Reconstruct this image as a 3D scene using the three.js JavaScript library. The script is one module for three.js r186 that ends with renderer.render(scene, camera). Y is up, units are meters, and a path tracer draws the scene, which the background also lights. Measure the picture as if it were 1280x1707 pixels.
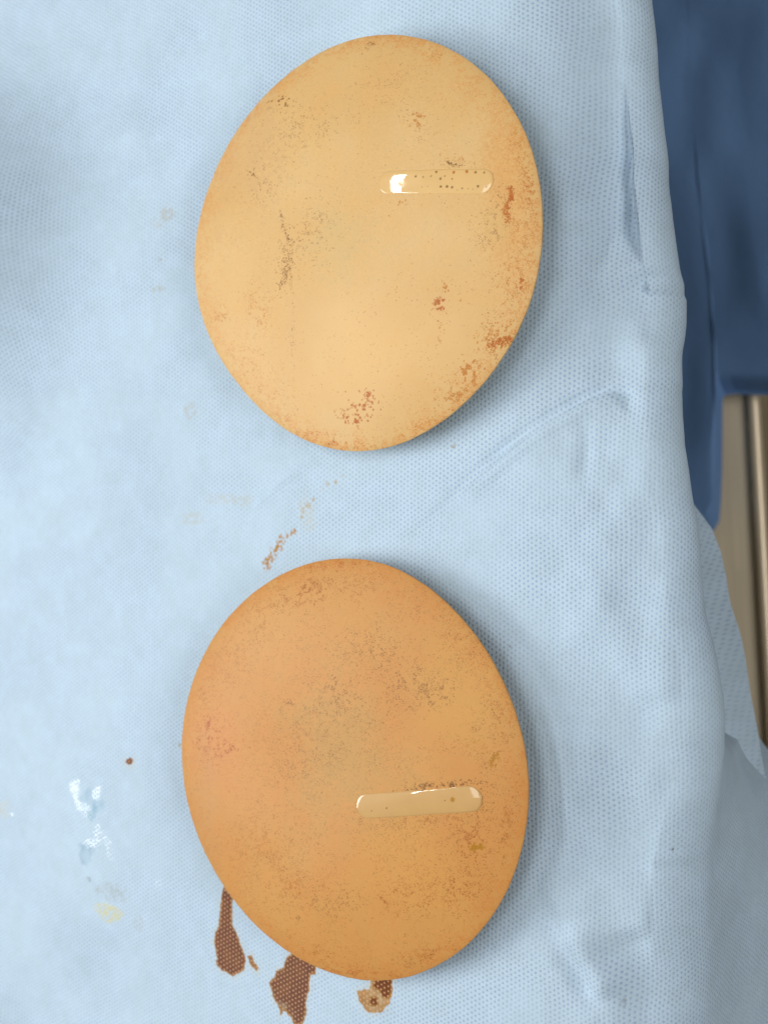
import * as THREE from 'three';
import { RoundedBoxGeometry } from 'three/addons/geometries/RoundedBoxGeometry.js';
import { mergeGeometries } from 'three/addons/utils/BufferGeometryUtils.js';
import { RectAreaLightUniformsLib } from 'three/addons/lights/RectAreaLightUniformsLib.js';

// ------------------------------------------------------------------ camera, lamps, exposure
const scene = new THREE.Scene();
scene.background = new THREE.Color(0x000000);
const TOP = 0.95;                       // height of the draped stand above the floor
const CAM_UP = 0.3128, CAM_X = 0.194;   // phone held over the right edge, leaning over the stand
const TILT = THREE.MathUtils.degToRad(-31.0), NOD = THREE.MathUtils.degToRad(0.41);
const camera = new THREE.PerspectiveCamera(45, 767 / 1024, 0.02, 30);
const camBasis = new THREE.Matrix4().makeRotationX(NOD)
  .multiply(new THREE.Matrix4().makeRotationZ(TILT))
  .multiply(new THREE.Matrix4().makeBasis(new THREE.Vector3(1, 0, 0), new THREE.Vector3(0, 0, -1), new THREE.Vector3(0, 1, 0)));
camera.quaternion.setFromRotationMatrix(camBasis);
camera.position.set(CAM_X, TOP + CAM_UP, 0);
camera.focus = 0.345; camera.userData.fStop = 12;
camera.updateMatrixWorld(true);
scene.add(camera);

const renderer = new THREE.WebGLRenderer({ antialias: true });
renderer.setSize(767, 1024);
renderer.toneMapping = THREE.LinearToneMapping;
renderer.toneMappingExposure = 1.0;
renderer.shadowMap.enabled = true;
renderer.shadowMap.type = THREE.PCFSoftShadowMap;
RectAreaLightUniformsLib.init();

const tag = (o, label, category, group, kind) => {
  if (label) o.userData.label = label;
  if (category) o.userData.category = category;
  if (group) o.userData.group = group;
  if (kind) o.userData.kind = kind;
  return o;
};
function addMesh(name, geometry, material, parent = scene) {
  const m = new THREE.Mesh(geometry, material);
  m.name = name; m.castShadow = true; m.receiveShadow = true; parent.add(m); return m;
}
const ivory = new THREE.MeshStandardMaterial({ color: new THREE.Color(0.7, 0.7, 0.68), roughness: 0.5 });
// lamps out of the frame, the overhead one added for fill: position relative to the stand top, target, size, radiance
function lamp(name, label, x, y, z, w, l, radiance, color) {
  const g = new THREE.Group(); g.name = name; scene.add(g);
  g.position.set(x, TOP + y, z); g.up.set(0, 0, 1); g.lookAt(0, TOP, 0);              // +z of the group points at the stand
  const glow = new THREE.MeshStandardMaterial({ color: 0xffffff, emissive: color, emissiveIntensity: 0.6, roughness: 0.6 });
  addMesh('housing', new RoundedBoxGeometry(w + 0.06, l + 0.06, 0.06, 3, 0.012), ivory, g).position.z = -0.045;
  addMesh('diffuser', new RoundedBoxGeometry(w, l, 0.012, 2, 0.004), glow, g).position.z = -0.008;
  const r = new THREE.RectAreaLight(color, radiance, w, l);
  r.position.z = 0.004; r.rotation.y = Math.PI; g.add(r);          // a RectAreaLight shines along its -z
  return tag(g, label, 'lamp', 'lamps over the stand');
}
const LW = new THREE.Color(1.0, 0.975, 0.94);
lamp('tube_lamp', 'narrow tube lamp high above the implants', -0.415, 0.95, -0.20, 0.022, 0.76, 62, LW);
lamp('panel_lamp', 'wide panel lamp on the far side of the stand', -0.94, 0.82, 0.12, 0.48, 0.6, 12.0, LW);
lamp('panel_lamp_001', 'broad fill light added straight above the stand', 0.06, 1.05, -0.05, 0.34, 0.65, 4.2, LW);  // added overhead fill, softens the shadows beside the implants
lamp('panel_lamp_002', 'wide panel lamp behind the photographer', 1.6, 0.85, 0.0, 0.7, 1.2, 6.0, new THREE.Color(1.0, 0.965, 0.92));

// ------------------------------------------------------------------ pixel -> place
const F = 853.5 / Math.tan(THREE.MathUtils.degToRad(22.5));
const camPos = camera.position.clone();
function ray(px, py) { return new THREE.Vector3((px - 640) / F, -(py - 853.5) / F, -1).applyMatrix4(camBasis); }
function onPlane(px, py, y) {           // y relative to the stand top
  const d = ray(px, py), t = (TOP + y - camPos.y) / d.y;
  return { x: camPos.x + d.x * t, z: camPos.z + d.z * t };
}
// ------------------------------------------------------------------ noise
let seed = 12345;
const rnd = () => { seed = (seed + 0x6D2B79F5) | 0; let t = Math.imul(seed ^ (seed >>> 15), 1 | seed); t = (t + Math.imul(t ^ (t >>> 7), 61 | t)) ^ t; return ((t ^ (t >>> 14)) >>> 0) / 4294967296; };
const gauss = () => Math.sqrt(-2 * Math.log(rnd() + 1e-9)) * Math.cos(6.28318 * rnd());
const LAT = new Float32Array(65536); for (let i = 0; i < 65536; i++) LAT[i] = rnd() * 2 - 1;
function vn(x, y) {
  const xi = Math.floor(x), yi = Math.floor(y); let fx = x - xi, fy = y - yi;
  fx = fx * fx * (3 - 2 * fx); fy = fy * fy * (3 - 2 * fy);
  const a = LAT[(xi & 255) | ((yi & 255) << 8)], b = LAT[((xi + 1) & 255) | ((yi & 255) << 8)];
  const c = LAT[(xi & 255) | (((yi + 1) & 255) << 8)], d = LAT[((xi + 1) & 255) | (((yi + 1) & 255) << 8)];
  return a + (b - a) * fx + (c - a) * fy + (a - b - c + d) * fx * fy;
}
const fbm = (x, y, o = 3) => { let s = 0, a = 0.5; for (let i = 0; i < o; i++) { s += a * vn(x, y); x = x * 2.03 + 17.1; y = y * 2.03 + 5.7; a *= 0.5; } return s; };
const clamp = (v, a = 0, b = 1) => v < a ? a : v > b ? b : v;
const smooth = (a, b, v) => { const t = clamp((v - a) / (b - a)); return t * t * (3 - 2 * t); };
const sq = (v) => v * v;
const enc = (v) => { v = clamp(v); return 255 * (v <= 0.0031308 ? 12.92 * v : 1.055 * Math.pow(v, 1 / 2.4) - 0.055); };
function dataTex(data, w, h, srgb) {
  const t = new THREE.DataTexture(data, w, h, THREE.RGBAFormat);
  t.magFilter = THREE.LinearFilter; t.minFilter = THREE.LinearMipmapLinearFilter; t.generateMipmaps = true;
  t.wrapS = t.wrapT = THREE.RepeatWrapping; if (srgb) t.colorSpace = THREE.SRGBColorSpace; t.needsUpdate = true; return t;
}
function segDist(x, z, a, b) {
  const dx = b.x - a.x, dz = b.z - a.z, t = clamp(((x - a.x) * dx + (z - a.z) * dz) / (dx * dx + dz * dz + 1e-12));
  const ex = x - a.x - dx * t, ez = z - a.z - dz * t;
  return { d: Math.hypot(ex, ez), side: Math.sign((x - a.x) * dz - (z - a.z) * dx) || 1, t };
}
function interp(tab, v) {               // piecewise smooth table [[in, out], ...]
  if (v <= tab[0][0]) return tab[0][1];
  for (let i = 1; i < tab.length; i++) if (v <= tab[i][0]) {
    const t = (v - tab[i - 1][0]) / (tab[i][0] - tab[i - 1][0]);
    return tab[i - 1][1] + (tab[i][1] - tab[i - 1][1]) * t;
  }
  return tab[tab.length - 1][1];
}

// ------------------------------------------------------------------ floor
{
  const n = 256, d = new Uint8Array(n * n * 4);
  for (let j = 0; j < n; j++) for (let i = 0; i < n; i++) {
    const v = 1 + 0.25 * fbm(i / 20, j / 20, 4) + 0.12 * vn(i / 1.5, j / 1.5), k = 4 * (j * n + i);
    d[k] = enc(0.17 * v); d[k + 1] = enc(0.125 * v); d[k + 2] = enc(0.055 * v); d[k + 3] = 255;
  }
  const t = dataTex(d, n, n, true); t.repeat.set(8, 8);
  const f = addMesh('floor', new THREE.BoxGeometry(6, 0.04, 6), new THREE.MeshStandardMaterial({ map: t, roughness: 0.45 }));
  f.position.y = -0.02; tag(f, 'dark olive floor', null, null, 'structure'); f.userData.kind = 'structure';
}

// ------------------------------------------------------------------ steel side table below the stand
const LOW = -0.32;                      // its top, relative to the stand top
{
  const g = new THREE.Group(); g.name = 'side_table'; scene.add(g);
  tag(g, 'low tan metal side table with a bright rolled rim, below the drape edge', 'table');
  const n = 512, d = new Uint8Array(n * n * 4);
  for (let j = 0; j < n; j++) for (let i = 0; i < n; i++) {
    const v = 1 + 0.10 * vn(i / 1.3, j / 90) + 0.10 * fbm(i / 70, j / 120, 3), k = 4 * (j * n + i);
    d[k] = enc(0.86 * v); d[k + 1] = enc(0.75 * v); d[k + 2] = enc(0.56 * v); d[k + 3] = 255;
  }
  const map = dataTex(d, n, n, true); map.repeat.set(2, 2);
  const steel = new THREE.MeshStandardMaterial({ map, roughness: 0.5, metalness: 0.15 });
  const bright = new THREE.MeshStandardMaterial({ color: new THREE.Color(0.80, 0.68, 0.50), roughness: 0.35, metalness: 0.25 });
  // rim runs through these pixels of the photograph
  const a = onPlane(1249, 700, LOW + 0.01), b = onPlane(1277, 1200, LOW + 0.01);
  const dir = Math.atan2(b.x - a.x, b.z - a.z);
  const W = 0.34, L = 0.62;
  g.position.set((a.x + b.x) / 2, 0, (a.z + b.z) / 2); g.rotation.y = dir;
  const tp = addMesh('table_top', new RoundedBoxGeometry(W, 0.016, L, 3, 0.004), steel, g); tp.position.set(-W / 2, TOP + LOW - 0.008, 0);
  const rimShape = (len) => new THREE.CapsuleGeometry(0.0030, len, 8, 20);
  for (const s of [0, 1]) { const r = addMesh('rim', rimShape(L), bright, g); r.rotation.x = Math.PI / 2; r.position.set(s ? -W : 0, TOP + LOW + 0.001, 0); }
  for (const s of [-1, 1]) { const r = addMesh('rim', rimShape(W), bright, g); r.rotation.z = Math.PI / 2; r.position.set(-W / 2, TOP + LOW + 0.001, s * L / 2); }
  for (const sx of [-0.09, -W + 0.03]) for (const sz of [-1, 1]) {
    const h = TOP + LOW - 0.016, lg = addMesh('leg', new THREE.CylinderGeometry(0.011, 0.011, h, 20), bright, g);
    lg.position.set(sx, h / 2, sz * (L / 2 - 0.03));
  }
}

// ------------------------------------------------------------------ the draped stand: tray, post and foot under the sheet
// right edge of the drape, as [pixel y, pixel x]
const EDGE = [[-400, 1050], [0, 1086], [100, 1096], [200, 1108], [320, 1126], [420, 1142], [520, 1150], [600, 1148], [650, 1148], [720, 1155], [800, 1166], [900, 1180], [1000, 1190], [1075, 1208], [1140, 1221], [1180, 1226], [1240, 1226], [1290, 1222], [1400, 1216], [1500, 1214], [1707, 1214], [2100, 1214]];
const edgeTab = EDGE.map(([py, px]) => { const p = onPlane(px, py, -0.014); return [p.z, p.x]; });
const edgeX = (z) => (interp(edgeTab, z - 0.006) + interp(edgeTab, z) + interp(edgeTab, z + 0.006)) / 3;
{
  const g = new THREE.Group(); g.name = 'instrument_stand'; scene.add(g); g.position.set(-0.12, 0, 0);
  tag(g, 'metal instrument stand hidden under the pale blue drape', 'stand');
  const m = new THREE.MeshStandardMaterial({ color: new THREE.Color(0.6, 0.6, 0.6), roughness: 0.35, metalness: 0.8 });
  addMesh('tray', new RoundedBoxGeometry(0.28, 0.010, 0.62, 3, 0.004), m, g).position.set(0, TOP - 0.0095, 0);
  addMesh('post', new THREE.CylinderGeometry(0.016, 0.016, TOP - 0.045, 24), m, g).position.set(-0.15, (TOP + 0.015) / 2, 0);
  addMesh('foot', new RoundedBoxGeometry(0.24, 0.03, 0.4, 3, 0.01), m, g).position.set(-0.15, 0.015, 0);
}

// ------------------------------------------------------------------ implants: shape
// neither outline is a true circle: [degrees, change of radius in mm]
const OUT = [
  [[-172, 1.5], [-150, .5], [-120, 0], [-90, .4], [-68, -.1], [-55, -.5], [-42, -1.1], [-25, -1.5], [0, -1.6], [18, -1.0], [45, -.7], [70, .6], [84, 1.4], [95, .6], [108, 0], [122, -1.3], [133, -2.0], [146, -1.2], [160, .2], [172, 1.5]],
  [[-172, .5], [-146, -.5], [-121, -.7], [-101, .4], [-82, 1.1], [-70, .9], [-60, -.3], [-46, -1.1], [-32, -1.7], [-20, -1.7], [0, -1.5], [16, -1.5], [30, -.9], [50, -.3], [66, .4], [76, .7], [90, .4], [108, -.2], [130, -.4], [150, 0], [165, .5], [176, .4]],
];
function outline(i, a) {                // radius factor at angle a
  const T = OUT[i], v = a * 180 / Math.PI; let s = 0;
  for (let k = -2; k <= 2; k++) { let w = v + 5 * k; w = ((w + 540) % 360) - 180; const f = T[0], l = T[T.length - 1];
    s += w < f[0] || w > l[0] ? (() => { const t = ((w < f[0] ? w + 360 : w) - l[0]) / (f[0] + 360 - l[0]); return l[1] + (f[1] - l[1]) * t; })() : interp(T, w); }
  return 1 + s / 5 * 0.001 / IMPLANTS[i].R;
}
const IMPLANTS = [
  { x: 0.0021, z: -0.0803, R: 0.0596 },
  { x: -0.0023, z: 0.0727, R: 0.0604 },
];
const HR = 0.0088, HT = 0.0064, NR = 2.3;
function capY(rn, I, x, z) {            // height of the upper face above the drape, rn = r / R
  const k = 1 - Math.pow(Math.min(rn, 1), NR);
  return HR + HT * Math.pow(Math.max(k, 0), 0.80);
}
function relief(i, x, z, rn) {          // soft gel: slight dents and swells of the upper face
  const m = Math.max(0, 1 - rn * rn);
  let y = 0.0011 * fbm(x / 0.035 + 11 * i, z / 0.035 + 7 * i, 2) * m;
  if (i === 0) y -= 0.0011 * Math.exp(-sq((x + 0.014) / 0.016) - sq((z + 0.004) / 0.02));
  else y -= 0.0012 * Math.exp(-sq((x + 0.016) / 0.02) - sq((z + 0.008) / 0.022));
  return y;
}
function surfY(i, x, z) { const I = IMPLANTS[i], rn = Math.hypot(x - I.x, z - I.z) / I.R; return capY(rn, I) + relief(i, x - I.x, z - I.z, rn); }
function onImplant(i, px, py) {
  let y = HR + HT * 0.6, p;
  for (let k = 0; k < 14; k++) { p = onPlane(px, py, y); y += 0.7 * (surfY(i, p.x, p.z) - y); }
  return { x: p.x, z: p.z };
}

// ------------------------------------------------------------------ drape: folds
const P = (px, py) => onPlane(px, py, 0);
const WR = [];                          // creases: pixel polyline, width (m), height (m), kind 0 ridge / valley, 1 step (drops to its right)
function crease(pts, w, h, kind = 0, fade = 0.25) {
  const q = pts.map(([a, b]) => P(a, b)); let x0 = 9, x1 = -9, z0 = 9, z1 = -9, len = [0];
  for (const p of q) { x0 = Math.min(x0, p.x); x1 = Math.max(x1, p.x); z0 = Math.min(z0, p.z); z1 = Math.max(z1, p.z); }
  for (let i = 1; i < q.length; i++) len.push(len[i - 1] + Math.hypot(q[i].x - q[i - 1].x, q[i].z - q[i - 1].z));
  const m = w * 4; WR.push({ q, w, h, kind, fade, len, x0: x0 - m, x1: x1 + m, z0: z0 - m, z1: z1 + m });
}
// long fold running down from the top beside the paler implant
crease([[950, -420], [985, -60], [996, 60], [1003, 160], [1010, 250], [1018, 340], [1030, 410], [1040, 445]], 0.0130, -0.0080, 1, 0.12);
crease([[990, -420], [1020, -60], [1026, 60], [1032, 180], [1038, 280], [1044, 360], [1050, 425]], 0.0040, 0.0014);
crease([[1048, 418], [1046, 470], [1062, 520], [1085, 570]], 0.0045, -0.0012);
crease([[985, 430], [1000, 520], [1010, 600], [1016, 650]], 0.0070, -0.0012);
crease([[925, 60], [930, 200], [945, 330], [955, 420]], 0.0100, 0.0012);
// diagonal pressed crease between the implants
crease([[1080, 610], [1020, 645], [985, 645], [955, 660], [905, 695], [840, 745], [780, 800], [735, 850], [685, 895]], 0.0016, -0.0005);
crease([[1075, 622], [1010, 660], [965, 672], [915, 705], [850, 757], [790, 812], [745, 862]], 0.0020, 0.0005);
crease([[1020, 640], [1016, 662], [1008, 668]], 0.0030, -0.0010);
crease([[960, 690], [962, 740], [958, 800]], 0.0022, -0.0004);
crease([[560, 785], [500, 805], [440, 815], [380, 828], [310, 865]], 0.0020, -0.00035);
crease([[520, 770], [470, 800], [430, 835], [420, 870]], 0.0016, 0.0003);
crease([[980, 760], [1060, 735], [1120, 720]], 0.0020, 0.0003);
// soft dents along the shoulder
crease([[1080, 820], [1060, 900], [1045, 960], [1050, 1040]], 0.0090, -0.0012);
crease([[990, 880], [985, 1000], [1000, 1100]], 0.0080, 0.0008);
crease([[1110, 990], [1100, 1100], [1090, 1190]], 0.0080, 0.0012);
crease([[1045, 1150], [1035, 1260], [1010, 1370], [1000, 1440]], 0.0080, -0.0014);
crease([[1150, 1240], [1160, 1330], [1165, 1420], [1170, 1450]], 0.0055, -0.0020);
crease([[1180, 1360], [1190, 1440], [1196, 1520], [1208, 1600]], 0.0045, 0.0022);
crease([[1072, 1430], [1085, 1470], [1098, 1500], [1103, 1520]], 0.0030, 0.0016);
crease([[1098, 1520], [1090, 1528], [1080, 1560], [1085, 1600]], 0.0034, -0.0014);
crease([[1110, 1520], [1140, 1545], [1160, 1580]], 0.0032, 0.0012);
crease([[895, 1500], [915, 1560], [940, 1620], [985, 1710]], 0.0030, -0.0011);
crease([[935, 1540], [960, 1600], [1000, 1690]], 0.0060, 0.0012);
crease([[1010, 1560], [1040, 1640], [1060, 1730]], 0.0070, -0.0013);
// broad shallow waves on the far side
crease([[230, 150], [210, 350], [190, 560]], 0.0190, 0.0016);
crease([[110, 690], [60, 760], [0, 800]], 0.0120, -0.0012);
crease([[200, 1560], [170, 1640], [210, 1740]], 0.0080, -0.0008);
function sheetY(x, z) {
  let y = 0.0010 * fbm(x / 0.05 + 3, z / 0.05 + 9, 3) + 0.00035 * fbm(x / 0.011 + 40, z / 0.011, 2);
  y += 0.0038 * fbm(x / 0.022 + 14, z / 0.034 + 2, 3) * smooth(0.035, 0.085, x);
  // swells added at the far side, shaped to darken the cloth there
  y += 0.046 * Math.exp(-sq((x + 0.160) / 0.034) - sq((z + 0.098) / 0.048)) + 0.012 * Math.exp(-sq((x + 0.165) / 0.022) - sq((z - 0.185) / 0.03));
  for (const c of WR) {
    if (x < c.x0 || x > c.x1 || z < c.z0 || z > c.z1) continue;
    let best = 9, at = 0, side = 1;
    for (let i = 1; i < c.q.length; i++) { const s = segDist(x, z, c.q[i - 1], c.q[i]); if (s.d < best) { best = s.d; side = s.side; at = c.len[i - 1] + s.t * (c.len[i] - c.len[i - 1]); } }
    const L = c.len[c.len.length - 1], e = smooth(0, c.fade, at / L) * smooth(0, c.fade, 1 - at / L);
    y += (c.kind ? 1 : c.q[0].x > 0.05 ? 2.0 : 1.45) * c.h * Math.exp(-sq(best / (c.kind && side > 0 ? c.w * 0.16 : c.w))) * (0.25 + 0.75 * e) * (1 + (c.kind ? 0.12 : 0.5) * vn(at / 0.012, c.w * 1e4));
  }
  // the weight of the implants presses the sheet flat
  for (const I of IMPLANTS) y *= smooth(0.70, 1.05, Math.hypot(x - I.x, z - I.z) / I.R);
  return y;
}

// ------------------------------------------------------------------ drape: colour, relief and wetness maps
const U0 = -0.19, UW = 0.40, V0 = -0.225, VW = 0.45, TW = 2048;
const PITCH = 0.00142, COL = 0.00118;
function bond(x, z) {                   // 1 inside an embossed bond point
  const c = Math.round(x / COL), zz = z / PITCH + (c & 1 ? 0.5 : 0);
  const jx = 0.09 * LAT[(c & 255) | ((Math.round(zz) & 255) << 8)];
  const dx = (x / COL - c - jx) * COL, dz = (zz - Math.round(zz)) * PITCH;
  return 1 - smooth(0.00020, 0.00042, Math.hypot(dx * 1.05, dz));
}
const drapeMats = (() => {
  const n = TW, col = new Float32Array(n * n * 3), bump = new Uint8Array(n * n * 4), rough = new Float32Array(1024 * 1024).fill(0.95);
  const bonds = new Float32Array(n * n);
  for (let j = 0; j < n; j++) for (let i = 0; i < n; i++) {
    const x = U0 + (i + 0.5) / n * UW, z = V0 + (j + 0.5) / n * VW, k = j * n + i;
    const bx = x + 0.0006 * fbm(x / 0.02, z / 0.02, 2), bz = z + 0.0006 * fbm(x / 0.02 + 50, z / 0.02, 2);
    const b = bonds[k] = bond(bx, bz);
    const fib = 0.6 * vn(x / 0.00032 + 0.7 * z / 0.0009, z / 0.0012) + 0.6 * vn(x / 0.0013, z / 0.00034 - 0.6 * x / 0.001);
    const cl = fbm(x / 0.0045, z / 0.0045, 3), pt = fbm(x / 0.03 + 90, z / 0.03, 3);
    const v = 1 + 0.030 * fib + 0.05 * cl + 0.05 * pt;
    const e = 1 - (0.10 + 0.20 * clamp(0.5 + 1.6 * fbm(x / 0.018 + 5, z / 0.018 + 77, 3))) * b;
    col[3 * k] = 0.45 * v * e * (1 - 0.05 * b); col[3 * k + 1] = 0.585 * v * e; col[3 * k + 2] = 0.710 * v * Math.sqrt(e) * (1 + 0.02 * cl);
    const h = clamp(0.78 - 0.62 * b + 0.12 * fib + 0.10 * cl);
    bump[4 * k] = bump[4 * k + 1] = bump[4 * k + 2] = 255 * h; bump[4 * k + 3] = 255;
  }
  const tx = (x) => (x - U0) / UW * n, tz = (z) => (z - V0) / VW * n;
  const area = (x0, x1, z0, z1, fn) => {
    for (let j = Math.max(0, Math.floor(tz(z0))); j < Math.min(n, tz(z1)); j++) for (let i = Math.max(0, Math.floor(tx(x0))); i < Math.min(n, tx(x1)); i++)
      fn(U0 + (i + 0.5) / n * UW, V0 + (j + 0.5) / n * VW, j * n + i, i, j);
  };
  const blend = (k, c, a) => { for (let t = 0; t < 3; t++) col[3 * k + t] += (c[t] - col[3 * k + t]) * a; };
  // dried fluid: brown between the bond points, pale on them, tan along its outline
  function stain(pts, dark, tan, darkShare) {
    const q = pts.map(([a, b]) => P(a, b)); let x0 = 9, x1 = -9, z0 = 9, z1 = -9;
    for (const p of q) { x0 = Math.min(x0, p.x); x1 = Math.max(x1, p.x); z0 = Math.min(z0, p.z); z1 = Math.max(z1, p.z); }
    area(x0 - 0.004, x1 + 0.004, z0 - 0.004, z1 + 0.004, (x, z, k) => {
      const wx = x + 0.0005 * fbm(x / 0.0011, z / 0.0011 + 30, 2), wz = z + 0.0005 * fbm(x / 0.0011 + 70, z / 0.0011, 2);
      let inside = false, dm = 9;
      for (let i = 0, j = q.length - 1; i < q.length; j = i++) {
        if ((q[i].z > wz) !== (q[j].z > wz) && wx < (q[j].x - q[i].x) * (wz - q[i].z) / (q[j].z - q[i].z) + q[i].x) inside = !inside;
        dm = Math.min(dm, segDist(wx, wz, q[i], q[j]).d);
      }
      const sd = inside ? dm : -dm, b = bonds[k];
      const halo = smooth(-0.0022, 0, sd) * (1 - smooth(-0.0001, 0.0002, sd)) * clamp(0.5 + 1.2 * fbm(x / 0.002, z / 0.002, 2));
      if (halo > 0) blend(k, [0.50, 0.46, 0.33], 0.30 * halo);
      const a = smooth(-0.0001, 0.00015, sd);
      if (a <= 0) return;
      const inn = clamp(smooth(0.0002, 0.0009, sd) * darkShare + 0.9 * fbm(x / 0.004 + 5, z / 0.004, 2) * (darkShare < 1 ? 1.6 : 0.3));
      const c = [0, 1, 2].map((t) => (tan[t] + (dark[t] - tan[t]) * inn) * (1 + 0.25 * fbm(x / 0.0012, z / 0.0012, 2)));
      blend(k, c, 0.96 * a); if (b > 0) blend(k, [0.60, 0.36, 0.21], a * 0.85 * b * b);
    });
  }
  const crop = (l) => l.map(([a, b]) => [320 + a / 3.2, 1460 + b / 3.2]);
  const BR = [0.140, 0.042, 0.011], TN = [0.30, 0.15, 0.04];
  stain(crop([[165, 60], [210, 100], [212, 200], [210, 260], [235, 310], [255, 370], [275, 420], [285, 455], [270, 510], [215, 542], [160, 510], [128, 480], [125, 400], [113, 350], [118, 310], [140, 265], [148, 190], [150, 110]]), BR, TN, 1);
  stain(crop([[285, 432], [315, 425], [325, 455], [352, 490], [345, 512], [322, 492], [305, 470], [300, 448]]), [0.20, 0.075, 0.022], TN, 0.7);
  stain(crop([[535, 410], [610, 440], [664, 485], [660, 525], [635, 530], [628, 590], [615, 660], [610, 740], [590, 795], [545, 795], [530, 750], [500, 722], [470, 710], [445, 670], [425, 620], [408, 570], [438, 540], [445, 510], [488, 490], [500, 440]]), BR, TN, 1);
  stain(crop([[470, 690], [490, 700], [480, 745], [474, 745]]), [0.3, 0.16, 0.05], TN, 0.2);
  stain(crop([[505, 710], [530, 735], [520, 752]]), [0.3, 0.16, 0.05], TN, 0.2);
  stain(crop([[955, 540], [1072, 540], [1072, 610], [1060, 670], [1020, 725], [945, 730], [905, 680], [888, 640], [888, 610], [950, 600]]), [0.33, 0.17, 0.045], [0.37, 0.2, 0.06], 0.4);
  stain(crop([[975, 540], [1072, 540], [1070, 610], [1055, 655], [1020, 660], [1000, 610], [965, 600]]), BR, TN, 1);
  stain(crop([[950, 645], [975, 636], [1000, 650], [1000, 690], [970, 700], [945, 680]]), BR, TN, 1);
  stain([[212, 1266], [217, 1262], [223, 1266], [222, 1273], [216, 1276], [211, 1271]], [0.16, 0.06, 0.02], [0.2, 0.08, 0.03], 1);
  // specks and faint smudges: px, py, radius px, colour, strength, threshold of the grain
  function smudge(px, py, rx, ry, c, s, grain = 0.0011, th = 0) {
    const p = P(px, py), r = P(px + rx, py).x - p.x, q = P(px, py + ry).z - p.z;
    area(p.x - 2 * r, p.x + 2 * r, p.z - 2 * q, p.z + 2 * q, (x, z, k) => {
      const d = Math.hypot((x - p.x) / r, (z - p.z) / q) + 0.7 * fbm(x / (r * 0.9) + px, z / (r * 0.9), 3);
      const g = clamp(0.55 + 1.5 * fbm(x / grain, z / grain, 2) - th);
      blend(k, c, clamp(s * (1 - smooth(0.55, 1.0, d)) * g * (1 - 0.3 * bonds[k])));
    });
  }
  smudge(280, 363, 22, 18, [0.40, 0.40, 0.37], 0.55); smudge(268, 484, 13, 9, [0.38, 0.40, 0.33], 0.5);
  smudge(317, 685, 16, 16, [0.42, 0.42, 0.38], 0.5); smudge(271, 434, 3, 3, [0.3, 0.3, 0.3], 0.6);
  smudge(380, 832, 60, 16, [0.46, 0.45, 0.38], 0.4); smudge(320, 865, 25, 16, [0.44, 0.44, 0.38], 0.4);
  smudge(184, 1520, 30, 17, [0.60, 0.55, 0.22], 0.75, 0.0009); smudge(190, 1488, 38, 18, [0.34, 0.38, 0.38], 0.5, 0.0007, 0.1); smudge(230, 1540, 12, 16, [0.36, 0.38, 0.40], 0.45, 0.0007);
  smudge(150, 1467, 7, 6, [0.22, 0.26, 0.28], 0.6); smudge(150, 1336, 26, 26, [0.27, 0.43, 0.56], 0.9, 0.004, -0.3); smudge(141, 1420, 15, 22, [0.26, 0.40, 0.52], 0.9, 0.004, -0.3);
  smudge(850, 1078, 4, 4, [0.16, 0.08, 0.08], 0.8); smudge(756, 743, 4, 6, [0.3, 0.24, 0.12], 0.6); smudge(1097, 1437, 4, 3, [0.03, 0.03, 0.03], 1.2);
  smudge(299, 1243, 3, 5, [0.4, 0.28, 0.1], 0.8); smudge(1016, 1693, 5, 7, [0.22, 0.24, 0.26], 0.7); smudge(8, 1350, 14, 22, [0.55, 0.5, 0.32], 0.5);
  smudge(700, 1030, 3, 3, [0.4, 0.35, 0.25], 0.5);
  // trail of yellow brown specks
  const trail = [[572, 793, 3], [560, 802, 4], [546, 806, 6], [537, 815, 4], [523, 832, 4], [512, 842, 7], [506, 850, 6], [503, 862, 3], [489, 888, 6], [481, 894, 6], [470, 902, 8], [465, 914, 8], [455, 925, 10], [448, 934, 9], [444, 943, 8], [447, 950, 4]];
  for (const [a, b, r] of trail) smudge(a, b, r, r * 1.2, b > 880 ? [0.40, 0.20, 0.04] : [0.42, 0.30, 0.14], b > 880 ? 1.1 : 0.8, 0.0007, 0.1);
  smudge(510, 850, 20, 50, [0.50, 0.48, 0.36], 0.35, 0.0008, 0.1);
  // wet patches: smooth film with a broken outline
  function wet(px, py, rx, ry, to, s = 1) {
    const p = P(px, py), r = P(px + rx, py).x - p.x, q = P(px, py + ry).z - p.z;
    for (let j = 0; j < 1024; j++) { const z = V0 + (j + 0.5) / 1024 * VW; if (Math.abs(z - p.z) > 2 * q) continue;
      for (let i = 0; i < 1024; i++) { const x = U0 + (i + 0.5) / 1024 * UW; if (Math.abs(x - p.x) > 2 * r) continue;
        const d = Math.hypot((x - p.x) / r, (z - p.z) / q) + 1.1 * fbm(x / 0.003 + px, z / 0.003, 3);
        const a = (1 - smooth(0.6, 0.8, d)) * s; rough[j * 1024 + i] += (to - rough[j * 1024 + i]) * a; } }
  }
  const WETS = [[125, 1320, 12, 26], [140, 1345, 14, 16], [160, 1330, 10, 30], [152, 1360, 16, 12], [164, 1385, 7, 18], [176, 1405, 10, 16], [185, 1425, 7, 16], [150, 1405, 14, 10]];
  for (const [a, b, c, d] of WETS) wet(a, b, c, d, 0.12);
  for (const [a, b, r] of [[262, 1473, 5], [298, 1465, 6], [18, 1358, 4], [171, 1274, 4], [103, 1440, 3]]) wet(a, b, r, r, 0.15);
  const cd = new Uint8Array(n * n * 4), rd = new Uint8Array(1024 * 1024 * 4);
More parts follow.
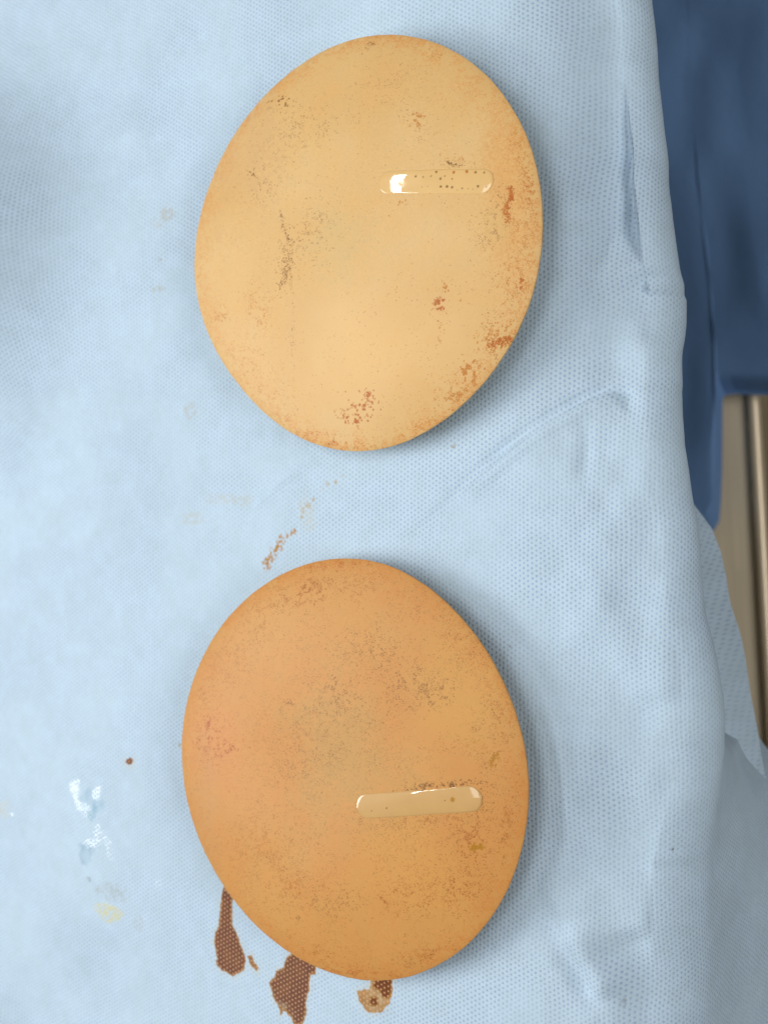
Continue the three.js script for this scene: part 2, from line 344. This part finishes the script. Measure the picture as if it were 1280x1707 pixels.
  for (let k = 0; k < n * n; k++) { cd[4 * k] = enc(col[3 * k]); cd[4 * k + 1] = enc(col[3 * k + 1]); cd[4 * k + 2] = enc(col[3 * k + 2]); cd[4 * k + 3] = 255; }
  for (let k = 0; k < 1024 * 1024; k++) { rd[4 * k] = rd[4 * k + 1] = rd[4 * k + 2] = 255 * rough[k]; rd[4 * k + 3] = 255; }
  const map = dataTex(cd, n, n, true), bm = dataTex(bump, n, n, false), rm = dataTex(rd, 1024, 1024, false);
  return { main: new THREE.MeshPhysicalMaterial({ specularIntensity: 0.75, map, bumpMap: bm, bumpScale: 0.0002, roughnessMap: rm, roughness: 1, side: THREE.DoubleSide }), bm };
})();

// ------------------------------------------------------------------ drape: sheet geometry
// a cross-section for every z: the flat top with its folds, a soft shoulder, a roll over the edge, then the hanging part
function gridGeometry(nu, nv, fn) {
  const pos = new Float32Array(nu * nv * 3), uv = new Float32Array(nu * nv * 2), idx = new Uint32Array((nu - 1) * (nv - 1) * 6); let q = 0;
  for (let j = 0; j < nv; j++) for (let i = 0; i < nu; i++) { const r = fn(i / (nu - 1), j / (nv - 1)), k = j * nu + i; pos[3 * k] = r[0]; pos[3 * k + 1] = r[1]; pos[3 * k + 2] = r[2]; uv[2 * k] = r[3]; uv[2 * k + 1] = r[4]; }
  for (let j = 0; j < nv - 1; j++) for (let i = 0; i < nu - 1; i++) { const a = j * nu + i, b = a + 1, c = a + nu, d = c + 1; idx[q++] = a; idx[q++] = c; idx[q++] = b; idx[q++] = b; idx[q++] = c; idx[q++] = d; }
  const g = new THREE.BufferGeometry();
  g.setAttribute('position', new THREE.BufferAttribute(pos, 3)); g.setAttribute('uv', new THREE.BufferAttribute(uv, 2)); g.setIndex(new THREE.BufferAttribute(idx, 1));
  g.computeVertexNormals(); return g;
}
{
  const hangTab = [[-400, 150], [560, 150], [800, 140], [1000, 132], [1180, 125], [1260, 112], [1310, 100], [1420, 92], [1560, 84], [1707, 80], [2100, 80]]
    .map(([py, a]) => [onPlane(1200, py, -0.014).z, a]);
  const rollTab = [[-400, 0.011], [1100, 0.012], [1300, 0.015], [1450, 0.020], [1707, 0.022], [2100, 0.022]].map(([py, a]) => [onPlane(1200, py, -0.014).z, a]);
  const X0 = -0.36, HANG = 0.10, nTop = 680, nRoll = 40, nHang = 60, nu = nTop + nRoll + nHang, Z0 = -0.33, Z1 = 0.33, nv = 620;
  const geo = gridGeometry(nu, nv, (u, v) => {
    const z = Z0 + v * (Z1 - Z0), xe = edgeX(z), r = interp(rollTab, z), turn = THREE.MathUtils.degToRad(interp(hangTab, z)), i = Math.round(u * (nu - 1));
    const xs = xe - r;                    // where the roll starts
    const sag = (x) => -0.040 * sq(smooth(xs - 0.07, xs + 0.06, x));
    let x, y, s;
    if (i < nTop) { x = X0 + (xs - X0) * Math.pow(i / (nTop - 1), 0.8); y = sag(x) + sheetY(x, z); s = x; }
    else {
      const th0 = Math.atan(-(sag(xs) - sag(xs - 0.001)) / 0.001);
      const bx = xs, by = sag(xs) + sheetY(xs, z) * 1;
      if (i < nTop + nRoll) {
        const t = (i - nTop + 1) / nRoll, a = th0 + (turn - th0) * t;
        x = bx + r * (Math.sin(a) - Math.sin(th0)); y = by - r * (Math.cos(th0) - Math.cos(a)); s = xs + r * (a - th0);
      } else {
        const t = (i - nTop - nRoll + 1) / nHang, l = t * HANG;
        x = bx + r * (Math.sin(turn) - Math.sin(th0)) + l * Math.cos(turn); y = by - r * (Math.cos(th0) - Math.cos(turn)) - l * Math.sin(turn); s = xs + r * (turn - th0) + l;
        x += 0.004 * fbm(z / 0.03, l / 0.12 + 4, 2) * smooth(0, 0.03, l);
      }
    }
    return [x, TOP + y, z, (s - U0) / UW, (z - V0) / VW];
  });
  const m = addMesh('surgical_drape', geo, drapeMats.main);
  tag(m, 'pale blue dimpled surgical drape with brown stains, spread over the stand', 'drape');
}

// ------------------------------------------------------------------ second blue layer hanging below the drape edge
{
  const hem = [[820, 1140], [850, 1162], [880, 1184], [920, 1200], [960, 1210], [1000, 1216], [1050, 1229], [1100, 1240], [1200, 1259], [1290, 1275], [1400, 1292], [1520, 1318], [1707, 1350]];
  const yH = -0.10, hemTab = hem.map(([py, px]) => { const p = onPlane(px, py, yH); return [p.z, p.x]; });
  const za = hemTab[0][0], zb = hemTab[hemTab.length - 1][0];
  const geo = gridGeometry(60, 220, (u, v) => {
    const z = za + v * (zb - za), xh = interp(hemTab, z), xi = edgeX(z) - 0.035 - 0.05 * (1 - smooth(0, 0.2, v)), t = u;
    const x = xi + (xh - xi) * t, bulge = Math.sin(Math.PI * t);
    const y = -0.050 + (yH + 0.050) * t * t + 0.006 * bulge * fbm(z / 0.04 + 20, 3, 2) + 0.004 * fbm(z / 0.02, x / 0.03 + 8, 2);
    return [x, TOP + y, z, 0.52 + x / UW, (z - V0) / VW];
  });
  const m = addMesh('under_sheet', geo, drapeMats.main);
  tag(m, 'second layer of pale blue sheet hanging out below the drape edge', 'sheet');
}

// ------------------------------------------------------------------ dark blue sheet over the far end of the side table
{
  const hem = [[1080, 905], [1150, 900], [1178, 884], [1187, 868], [1190, 830], [1192, 780], [1190, 720], [1189, 690], [1192, 664], [1196, 656], [1215, 653], [1250, 655], [1300, 656], [1420, 660]];
  const yC = LOW + 0.022, tab = hem.map(([px, py]) => { const p = onPlane(px, py, yC); return [p.x, p.z]; });
  const xa = onPlane(1040, 400, yC).x, xb = onPlane(1420, 400, yC).x, zt = -0.32;
  // columns gather where the hem turns
  const cols = []; for (let i = 0; i < 90; i++) cols.push(xa + (xb - xa) * i / 89); for (const t of tab) cols.push(t[0]); cols.sort((a, b) => a - b);
  const geo = gridGeometry(cols.length, 160, (u, v) => {
    const i = Math.round(u * (cols.length - 1)), x = cols[i], zh = interp(tab, x), z = zt + (zh - zt) * (1 - sq(1 - v));
    const near = zh - z;
    let y = yC + 0.010 * fbm(x / 0.06 + 2, z / 0.09, 3) * smooth(0.0, 0.05, near) - 0.012 * sq(1 - smooth(0, 0.012, near));
    y += 0.05 * smooth(-0.05, -0.26, z);
    return [x, TOP + y, z, x * 4, z * 4];
  });
  const n = 256, d = new Uint8Array(n * n * 4);
  for (let j = 0; j < n; j++) for (let i = 0; i < n; i++) { const v = 128 + 60 * vn(i / 2, j / 2) + 40 * vn(i / 5, j / 5), k = 4 * (j * n + i); d[k] = d[k + 1] = d[k + 2] = v; d[k + 3] = 255; }
  const m = addMesh('dark_sheet', geo, new THREE.MeshStandardMaterial({ color: new THREE.Color(0.125, 0.25, 0.49), roughness: 0.75, bumpMap: dataTex(d, n, n, false), bumpScale: 0.0002, side: THREE.DoubleSide }));
  tag(m, 'dark navy blue sheet lying over the tan side table', 'sheet');
}

// ------------------------------------------------------------------ implants: surface
function profileTable(R) {              // arc length from the pole against r / R on the upper face
  const t = [[0, 0]]; let s = 0, pr = 0, py = capY(0);
  for (let i = 1; i <= 400; i++) { const rn = Math.sin(i / 400 * Math.PI / 2), y = capY(rn); s += Math.hypot((rn - pr) * R, y - py); t.push([rn, s]); pr = rn; py = y; }
  return t;
}
const TEXM = 0.165;                     // metres across an implant's texture
function buildImplant(i, spec) {
  const I = IMPLANTS[i], tab = profileTable(I.R), S = tab[tab.length - 1][1];
  const n = 2048, col = new Float32Array(n * n * 3), hgt = new Float32Array(n * n), c = n / 2, mpt = TEXM / n;
  // tinted areas of the upper face, greyer at the centre: centre and radii in pixels of the photograph
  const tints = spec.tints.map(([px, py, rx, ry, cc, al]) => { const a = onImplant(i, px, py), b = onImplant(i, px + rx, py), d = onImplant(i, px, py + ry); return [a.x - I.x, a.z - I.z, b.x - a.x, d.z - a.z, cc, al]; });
  for (let b = 0; b < n; b++) for (let a = 0; a < n; a++) {
    const x = (a - c) * mpt, z = (b - c) * mpt, k = b * n + a;
    const f = vn(x / 0.00022 + 300 * i, z / 0.00022), g2 = vn(x / 0.0005, z / 0.0005 + 60 * i), lo = fbm(x / 0.022 + 9 * i, z / 0.022, 3), md = fbm(x / 0.005, z / 0.005 + 31 * i, 3);
    const m = clamp(0.5 + 0.8 * lo + 0.35 * md), v = 1 + 0.025 * f + 0.025 * g2 + 0.035 * md;
    const c3 = [0, 1, 2].map((t) => spec.base[t] + (spec.alt[t] - spec.base[t]) * m);
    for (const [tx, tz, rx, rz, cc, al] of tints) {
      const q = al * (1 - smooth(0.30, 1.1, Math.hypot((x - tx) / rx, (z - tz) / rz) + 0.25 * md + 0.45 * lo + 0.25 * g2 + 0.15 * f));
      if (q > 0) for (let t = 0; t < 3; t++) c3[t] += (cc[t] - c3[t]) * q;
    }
    for (let t = 0; t < 3; t++) col[3 * k + t] = c3[t] * v;
    hgt[k] = 0.5 + 0.22 * f + 0.22 * g2;
  }
  const texOf = (x, z) => { const dx = x - I.x, dz = z - I.z, r = Math.hypot(dx, dz), s = interp(tab, Math.min(r / I.R, 1)); return r < 1e-6 ? [c, c] : [c + dx / r * s / mpt, c + dz / r * s / mpt]; };
  const put = (px, py, size, colr, al) => { // a grain lodged in the rough shell
    const p = onImplant(i, px, py), rr = Math.hypot(p.x - I.x, p.z - I.z) / I.R; if (rr > 0.999) return;
    putAt(p.x, p.z, size, colr, al);
  };
  const putAt = (gx, gz, size, colr, al) => {
    const [u, w] = texOf(gx, gz), r = size / mpt, an = rnd() * 3.14, ca = Math.cos(an), sa = Math.sin(an), el = 0.55 + 0.45 * rnd(), m = Math.ceil(r + 1);
    for (let b = -m; b <= m; b++) for (let a = -m; a <= m; a++) {
      const xx = Math.round(u) + a, zz = Math.round(w) + b; if (xx < 0 || zz < 0 || xx >= n || zz >= n) continue;
      const ex = (a * ca + b * sa) / r, ez = (b * ca - a * sa) / (r * el), d = Math.hypot(ex, ez) + 0.35 * vn(xx / 2.5, zz / 2.5), q = al * (1 - smooth(0.55, 1.05, d)), k = zz * n + xx;
      if (q > 0) { for (let t = 0; t < 3; t++) col[3 * k + t] += (colr[t] - col[3 * k + t]) * q; hgt[k] = clamp(hgt[k] - 0.2 * q); }
    }
  };
  // patches of grains: [px, py, rx, ry, turn in degrees, count, grain mm, colour, strength]
  for (const [px, py, rx, ry, deg, cnt, mm, cl, al] of spec.patches) {
    const ca = Math.cos(deg * Math.PI / 180), sa = Math.sin(deg * Math.PI / 180);
    for (let k = 0, tries = 0; k < cnt && tries < cnt * 8; tries++) {
      const ex = gauss() * 0.55 * rx, ey = gauss() * 0.55 * ry, x = px + ex * ca - ey * sa, y = py + ex * sa + ey * ca;
      if (fbm(x / 9 + px, y / 9, 3) + 0.5 * vn(x / 4, y / 4) < -0.06 + 0.25 * rnd()) continue;   // grains gather in strings and rings
      put(x, y, mm * 0.001 * (0.45 + 0.8 * rnd() * rnd() + 0.3), spec.inks[cl], Math.min(1, al * 1.4) * (0.5 + 0.5 * rnd())); k++;
    }
  }
  // strings of grains along a line: [points, width px, count, grain mm, ink, strength]
  for (const [pts, w, cnt, mm, cl, al] of spec.lines) for (let k = 0; k < cnt; k++) {
    const t = rnd() * (pts.length - 1), j = Math.min(pts.length - 2, Math.floor(t)), f = t - j;
    put(pts[j][0] + (pts[j + 1][0] - pts[j][0]) * f + gauss() * w * 0.5, pts[j][1] + (pts[j + 1][1] - pts[j][1]) * f + gauss() * w * 0.5, mm * 0.001 * (0.6 + 0.7 * rnd()), spec.inks[cl], al * (0.5 + 0.5 * rnd()));
  }
  // orange grains, denser toward the rim
  for (let k = 0; k < spec.rim; k++) {
    const a = rnd() * 6.283, w = 0.5 + 0.5 * vn(Math.cos(a) * 3 + 20 + i, Math.sin(a) * 3 + 9), rn = 1 - Math.abs(gauss()) * (0.03 + 0.085 * w);
    if (rn < 0.3) continue;
    const x = I.x + Math.cos(a) * rn * I.R, z = I.z + Math.sin(a) * rn * I.R;
    if (fbm(x / 0.004, z / 0.004, 3) + 0.5 * vn(x / 0.0012, z / 0.0012) < -0.12) continue;
    putAt(x, z, 0.001 * (0.13 + 0.16 * rnd()), spec.rimInk, 0.14 + 0.30 * rnd());
  }
  // loose grains over the whole face
  const pc = spec.face;
  for (let k = 0; k < spec.loose; k++) { const a = rnd() * 6.283, r = Math.sqrt(rnd()); const x = pc[0] + Math.cos(a) * r * pc[2], y = pc[1] + Math.sin(a) * r * pc[3]; if (fbm(x / 40 + 7, y / 40, 3) + 0.35 * vn(x / 9, y / 9) < spec.gap) continue; put(x, y, 0.001 * spec.looseMm * (0.6 + 0.6 * rnd()), spec.inks[rnd() < 0.7 ? 0 : 1], spec.looseA * (0.4 + 0.6 * rnd())); }
  const cd = new Uint8Array(n * n * 4), hd = new Uint8Array(n * n * 4);
  for (let k = 0; k < n * n; k++) { for (let t = 0; t < 3; t++) { cd[4 * k + t] = enc(col[3 * k + t]); hd[4 * k + t] = 255 * clamp(hgt[k]); } cd[4 * k + 3] = hd[4 * k + 3] = 255; }
  const mat = new THREE.MeshPhysicalMaterial({ map: dataTex(cd, n, n, true), bumpMap: dataTex(hd, n, n, false), bumpScale: 0.00004, roughness: 0.5, specularIntensity: 0.6, sheen: 0.35, sheenColor: new THREE.Color(1.0, 0.45, 0.14), sheenRoughness: 0.6 });

  const g = new THREE.Group(); g.name = i ? 'silicone_implant_001' : 'silicone_implant'; scene.add(g);
  g.position.set(I.x, TOP, I.z);
  tag(g, spec.label, 'implant', 'used implants lying on the drape');
  // body: rings from the pole over the rim to the flat underside
  const seg = 320, top = 130, low = 40, pos = [], uv = [], idx = [], rows = [];
  for (let k = 0; k <= top; k++) { const rn = Math.sin(k / top * Math.PI / 2); rows.push([rn, capY(rn), interp(tab, rn)]); }
  for (let k = 1; k <= low; k++) { const a = k / low * Math.PI / 2, rn = Math.pow(Math.cos(a), 0.75), y = HR - HR * Math.pow(Math.sin(a), 0.9); const last = rows[rows.length - 1]; rows.push([rn, y, last[2] + Math.hypot((rn - last[0]) * I.R, y - last[1])]); }
  rows.forEach(([rn, y, s], k) => {
    for (let q = 0; q <= seg; q++) {
      const a = q / seg * Math.PI * 2, wob = 1 + 0.0035 * vn(Math.cos(a) * 1.6 + 8 + 5 * i, Math.sin(a) * 1.6 + 8) * smooth(0.6, 1, rn) + 0.0011 * vn(q * 0.6, 40 + 3 * i) * smooth(0.97, 1, rn);
      const wo = wob * (1 + (outline(i, Math.atan2(Math.sin(a), Math.cos(a))) - 1) * rn * rn), x = Math.cos(a) * rn * I.R * wo, z = Math.sin(a) * rn * I.R * wo, up = k <= top ? relief(i, x, z, rn) : 0;
      pos.push(x, y + up, z); uv.push(0.5 + Math.cos(a) * s / TEXM, 0.5 + Math.sin(a) * s / TEXM);
    }
  });
  for (let k = 0; k < rows.length - 1; k++) for (let q = 0; q < seg; q++) { const a = k * (seg + 1) + q, b = a + 1, d = a + seg + 1, e = d + 1; idx.push(a, b, d, b, e, d); }
  const geo = new THREE.BufferGeometry();
  geo.setAttribute('position', new THREE.Float32BufferAttribute(pos, 3)); geo.setAttribute('uv', new THREE.Float32BufferAttribute(uv, 2)); geo.setIndex(idx); geo.computeVertexNormals();
  { // seam of the lathe: same normals on both sides
    const nm = geo.attributes.normal, v = new THREE.Vector3(), w = new THREE.Vector3();
    for (let k = 0; k < rows.length; k++) { const a = k * (seg + 1), b = a + seg; v.fromBufferAttribute(nm, a); w.fromBufferAttribute(nm, b); v.add(w).normalize(); nm.setXYZ(a, v.x, v.y, v.z); nm.setXYZ(b, v.x, v.y, v.z); }
  }
  addMesh('shell', geo, mat, g);

  // smooth raised strip
  const st = spec.strip, A = onImplant(i, ...st.from), B = onImplant(i, ...st.to), len = Math.hypot(B.x - A.x, B.z - A.z), ax = (B.x - A.x) / len, az = (B.z - A.z) / len, hw = st.width / 2;
  const sn = 512, sw = 128, sd = new Uint8Array(sn * sw * 4), mm = len / sn;
  for (let b = 0; b < sw; b++) for (let a = 0; a < sn; a++) {
    const lx = a / sn * len * 1000, lz = (b / sw - 0.5) * st.width * 1000, k = 4 * (b * sn + a); let cc = st.color.map((q) => q * (1 + 0.03 * fbm(lx / 3, lz / 3, 2)));
    for (const [sx, sz, r, ink, al] of st.specks) { const d = Math.hypot(lx - sx * len * 1000, lz - sz * hw * 1000) / r + 0.3 * vn(lx / 0.2, lz / 0.2), q = al * (1 - smooth(0.6, 1.1, d)); if (q > 0) cc = cc.map((o, t) => o + (spec.inks[ink][t] - o) * q); }
    sd[k] = enc(cc[0]); sd[k + 1] = enc(cc[1]); sd[k + 2] = enc(cc[2]); sd[k + 3] = 255;
  }
  const sgeo = gridGeometry(110, 30, (u, v) => {
    const ex = u * 2 - 1, ez = v * 2 - 1, l = ex * len / 2, rc = hw * st.round, over = Math.max(0, Math.abs(l) - (len / 2 - rc));
    const half = hw - rc + Math.sqrt(Math.max(0, rc * rc - over * over)), q = ez * half;          // rounded ends
    const edge = Math.min(1, (1 - Math.abs(ez)) * half / 0.0007, (1 - Math.abs(ex)) * len / 2 / 0.0007), y = st.height * Math.sqrt(Math.max(0, 1 - sq(1 - edge))) + st.crown * (1 - ez * ez) - 0.00012;
    const x = (A.x + B.x) / 2 + ax * l - az * q, z = (A.z + B.z) / 2 + az * l + ax * q, wob = 0.00006 * fbm(l / 0.006 + 3, q / 0.004, 2);
    return [x - I.x, surfY(i, x, z) + y + wob, z - I.z, u, v];
  });
  const strip = addMesh('smooth_strip', sgeo, new THREE.MeshPhysicalMaterial({ map: dataTex(sd, sn, sw, true), roughness: 0.4, specularIntensity: 0.4, clearcoat: 1, clearcoatRoughness: 0.04, side: THREE.DoubleSide }), g);
  strip.userData.label = st.label;
}

const UPPER = {
  label: 'paler beige round silicone implant with dark red specks on its glossy strip', face: [615, 403, 290, 345],
  base: [0.635, 0.435, 0.196], alt: [0.610, 0.380, 0.148],
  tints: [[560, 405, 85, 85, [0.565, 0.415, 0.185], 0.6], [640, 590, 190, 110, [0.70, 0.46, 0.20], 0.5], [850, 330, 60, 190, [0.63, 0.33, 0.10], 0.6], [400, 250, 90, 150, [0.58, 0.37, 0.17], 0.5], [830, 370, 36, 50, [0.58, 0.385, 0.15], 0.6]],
  inks: [[0.30, 0.16, 0.06], [0.46, 0.19, 0.035], [0.19, 0.085, 0.02], [0.40, 0.11, 0.014], [0.52, 0.20, 0.03]],
  rim: 30000, rimInk: [0.60, 0.25, 0.06], loose: 5200, looseMm: 0.18, looseA: 0.8, gap: 0.0,
  patches: [
    [466, 170, 18, 9, -10, 60, 0.28, 2, 0.8], [505, 215, 55, 45, 0, 420, 0.2, 0, 0.6], [450, 230, 50, 60, 30, 260, 0.18, 0, 0.5], [640, 140, 70, 50, 0, 300, 0.18, 0, 0.5], [620, 76, 12, 6, -30, 30, 0.25, 2, 0.7],
    [692, 199, 15, 12, 0, 110, 0.28, 1, 0.55], [700, 225, 20, 30, 0, 60, 0.2, 0, 0.5], [420, 287, 5, 7, 0, 20, 0.3, 2, 0.85], [440, 300, 38, 45, 0, 260, 0.2, 0, 0.6], [520, 385, 40, 55, 10, 380, 0.2, 0, 0.65], [480, 430, 14, 55, 8, 240, 0.22, 2, 0.6],
    [430, 515, 22, 48, 0, 280, 0.24, 1, 0.5], [365, 525, 18, 16, -40, 90, 0.26, 1, 0.6], [400, 600, 40, 40, 0, 300, 0.22, 1, 0.5], [440, 650, 50, 40, 30, 320, 0.2, 1, 0.5], [340, 430, 12, 80, 0, 180, 0.2, 1, 0.45],
    [880, 400, 26, 90, 5, 800, 0.2, 1, 0.5], [890, 320, 14, 60, -10, 320, 0.2, 3, 0.45], [862, 470, 30, 50, 10, 420, 0.2, 1, 0.55], [872, 473, 6, 8, 0, 45, 0.34, 3, 0.9], [835, 565, 32, 30, -40, 420, 0.28, 1, 0.75], [838, 570, 26, 8, -20, 120, 0.34, 3, 0.7],
    [784, 626, 16, 20, 0, 330, 0.28, 1, 0.75], [760, 660, 26, 22, -30, 300, 0.24, 1, 0.6], [700, 715, 45, 14, -20, 260, 0.22, 1, 0.6], [545, 732, 60, 10, 8, 340, 0.24, 3, 0.45], [600, 742, 80, 6, 0, 200, 0.2, 1, 0.5], [470, 700, 30, 16, 40, 160, 0.2, 1, 0.5],
    [605, 680, 26, 24, 0, 90, 0.36, 3, 0.85], [613, 662, 10, 14, 0, 26, 0.42, 3, 0.9], [590, 695, 14, 6, 0, 34, 0.4, 3, 0.9], [733, 507, 8, 7, -30, 60, 0.42, 3, 0.95], [745, 478, 5, 4, 0, 12, 0.36, 1, 0.8], [738, 500, 26, 22, 0, 26, 0.28, 1, 0.6],
    [835, 360, 24, 50, 0, 240, 0.2, 0, 0.6], [800, 390, 30, 30, 0, 90, 0.2, 0, 0.6], [760, 265, 40, 14, 0, 80, 0.22, 1, 0.6], [672, 338, 8, 5, 0, 18, 0.3, 1, 0.6], [730, 90, 16, 10, 20, 40, 0.22, 1, 0.6], [830, 140, 40, 40, 45, 160, 0.18, 1, 0.45], [875, 240, 14, 60, -15, 260, 0.2, 1, 0.5],
  ],
  lines: [
    [[[466, 352], [472, 372], [478, 388], [482, 402]], 4, 70, 0.24, 2, 0.75], [[[488, 400], [486, 425], [482, 448], [472, 470], [466, 478]], 5, 110, 0.26, 2, 0.7], [[[484, 445], [487, 490], [487, 540], [486, 570], [489, 620], [492, 690]], 4, 110, 0.22, 0, 0.65],
    [[[856, 310], [858, 322], [856, 332]], 4, 80, 0.38, 3, 0.95], [[[856, 330], [849, 342], [848, 355], [853, 370]], 5, 120, 0.32, 3, 0.85], [[[846, 340], [842, 350], [852, 366], [868, 376], [874, 364]], 5, 45, 0.26, 1, 0.7],
    [[[734, 530], [736, 555], [733, 580]], 6, 22, 0.3, 1, 0.75], [[[558, 683], [561, 692], [570, 694], [575, 686], [570, 680], [560, 681]], 2, 34, 0.28, 1, 0.75], [[[744, 268], [752, 272], [770, 274]], 4, 22, 0.36, 2, 0.75],
    [[[778, 319], [790, 319], [815, 318]], 1.5, 40, 0.24, 2, 0.6], [[[633, 300], [634, 310], [640, 318]], 1, 18, 0.16, 2, 0.5],
  ],
  strip: {
    label: 'glossy smooth strip dotted with dark red specks', from: [632, 304], to: [822, 302], width: 0.0069, height: 0.00016, crown: 0.00012, round: 0.95, color: [0.67, 0.445, 0.185],
    specks: [[0.33, -0.42, 0.40, 2, 0.8], [0.40, -0.36, 0.34, 2, 0.6], [0.47, -0.42, 0.3, 2, 0.6], [0.51, -0.75, 0.42, 2, 0.8], [0.555, -0.2, 0.38, 2, 0.8], [0.59, -0.4, 0.3, 2, 0.6], [0.66, -0.72, 0.48, 3, 0.8], [0.655, -0.18, 0.32, 2, 0.7], [0.77, -0.75, 0.5, 3, 0.85], [0.845, -0.7, 0.45, 2, 0.8], [0.915, -0.68, 0.34, 2, 0.7],
      [0.565, 0.42, 0.42, 2, 0.85], [0.62, 0.42, 0.42, 2, 0.85], [0.665, 0.5, 0.42, 2, 0.8], [0.75, 0.58, 0.32, 2, 0.7], [0.80, 0.6, 0.22, 2, 0.6], [0.84, 0.65, 0.22, 2, 0.6], [0.88, 0.42, 0.42, 2, 0.8], [0.95, 0.5, 0.34, 2, 0.7], [0.45, 0.4, 0.24, 2, 0.5], [0.40, 0.45, 0.2, 2, 0.4], [0.71, 0.7, 0.2, 2, 0.5]],
  },
};
const LOWER = {
  label: 'deeper orange round silicone implant lying across the brown stains', face: [592, 1284, 288, 348],
  base: [0.550, 0.290, 0.087], alt: [0.525, 0.246, 0.067],
  tints: [[560, 1250, 150, 165, [0.465, 0.270, 0.082], 0.8], [365, 1245, 75, 120, [0.555, 0.235, 0.070], 0.6], [760, 1150, 110, 130, [0.56, 0.30, 0.075], 0.5], [345, 1330, 30, 150, [0.50, 0.265, 0.10], 0.5], [690, 1450, 160, 90, [0.57, 0.285, 0.072], 0.5]],
  inks: [[0.24, 0.105, 0.035], [0.33, 0.115, 0.022], [0.18, 0.075, 0.02], [0.36, 0.08, 0.018], [0.38, 0.17, 0.012]],
  rim: 26000, rimInk: [0.53, 0.19, 0.04], loose: 22000, looseMm: 0.165, looseA: 0.85, gap: -0.14,
  patches: [
    [540, 1215, 105, 105, 0, 1700, 0.16, 2, 0.5], [560, 1160, 60, 40, 0, 360, 0.2, 2, 0.6], [495, 1270, 55, 80, 0, 700, 0.17, 0, 0.55], [620, 1090, 90, 35, 20, 420, 0.2, 2, 0.55], [690, 1150, 60, 40, 0, 460, 0.2, 0, 0.6], [730, 1160, 30, 25, 0, 160, 0.2, 2, 0.55],
    [440, 1415, 80, 80, 30, 1400, 0.18, 1, 0.55], [480, 1480, 60, 40, 20, 520, 0.2, 1, 0.6], [560, 1510, 60, 30, 0, 340, 0.2, 0, 0.55], [690, 1490, 60, 40, 0, 520, 0.2, 1, 0.55], [790, 1390, 36, 60, 15, 520, 0.22, 1, 0.65], [770, 1480, 50, 40, 0, 420, 0.2, 1, 0.6], [640, 1360, 90, 30, 0, 500, 0.18, 0, 0.5],
    [735, 1312, 60, 9, -4, 300, 0.22, 2, 0.65], [720, 1366, 70, 7, -5, 170, 0.2, 1, 0.6], [797, 1413, 12, 9, 0, 150, 0.34, 4, 0.7], [826, 1270, 9, 16, 20, 110, 0.32, 4, 0.55], [800, 1240, 30, 30, 0, 160, 0.2, 4, 0.5],
    [490, 990, 55, 30, -10, 520, 0.22, 1, 0.6], [520, 985, 30, 20, 0, 160, 0.26, 1, 0.7], [600, 980, 60, 20, 0, 280, 0.2, 1, 0.55], [430, 1030, 50, 40, -40, 460, 0.2, 1, 0.55], [380, 1100, 36, 50, 0, 480, 0.2, 1, 0.55], [355, 1225, 30, 40, 0, 360, 0.26, 3, 0.5], [348, 1215, 6, 22, 0, 50, 0.3, 3, 0.6], [370, 1250, 30, 14, 0, 130, 0.28, 3, 0.5],
    [560, 945, 90, 8, -4, 340, 0.2, 3, 0.5], [340, 1150, 14, 60, 10, 240, 0.2, 1, 0.5], [600, 1620, 90, 9, 4, 420, 0.2, 3, 0.5], [520, 1585, 60, 16, 30, 360, 0.2, 1, 0.5], [720, 1590, 60, 16, -20, 340, 0.2, 1, 0.5], [850, 1380, 16, 70, 8, 380, 0.2, 1, 0.5], [840, 1200, 20, 60, -12, 280, 0.2, 1, 0.5], [780, 1080, 30, 50, -40, 220, 0.2, 1, 0.5], [720, 1030, 50, 30, 30, 200, 0.2, 1, 0.5],
  ],
  lines: [[[[634, 1494], [640, 1502], [648, 1506]], 3, 30, 0.3, 1, 0.7], [[[493, 1530], [500, 1532]], 3, 10, 0.36, 2, 0.6], [[[470, 1168], [490, 1172]], 3, 24, 0.26, 2, 0.6], [[[700, 1308], [728, 1310], [756, 1306]], 3, 60, 0.26, 2, 0.7], [[[335, 1250], [330, 1232]], 3, 10, 0.3, 2, 0.6]],
  strip: {
    label: 'glossy smooth strip, slightly translucent and greyer than the shell', from: [594, 1345], to: [803, 1330], width: 0.0072, height: 0.00020, crown: 0.00022, round: 0.95, color: [0.545, 0.340, 0.135],
    specks: [[0.79, -0.08, 0.75, 4, 0.85], [0.73, -0.05, 0.25, 2, 0.6], [0.26, 0.22, 0.32, 2, 0.75], [0.13, 0.35, 0.25, 2, 0.6], [0.57, -0.95, 0.4, 2, 0.8]],
  },
};
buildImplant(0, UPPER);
buildImplant(1, LOWER);

renderer.render(scene, camera);
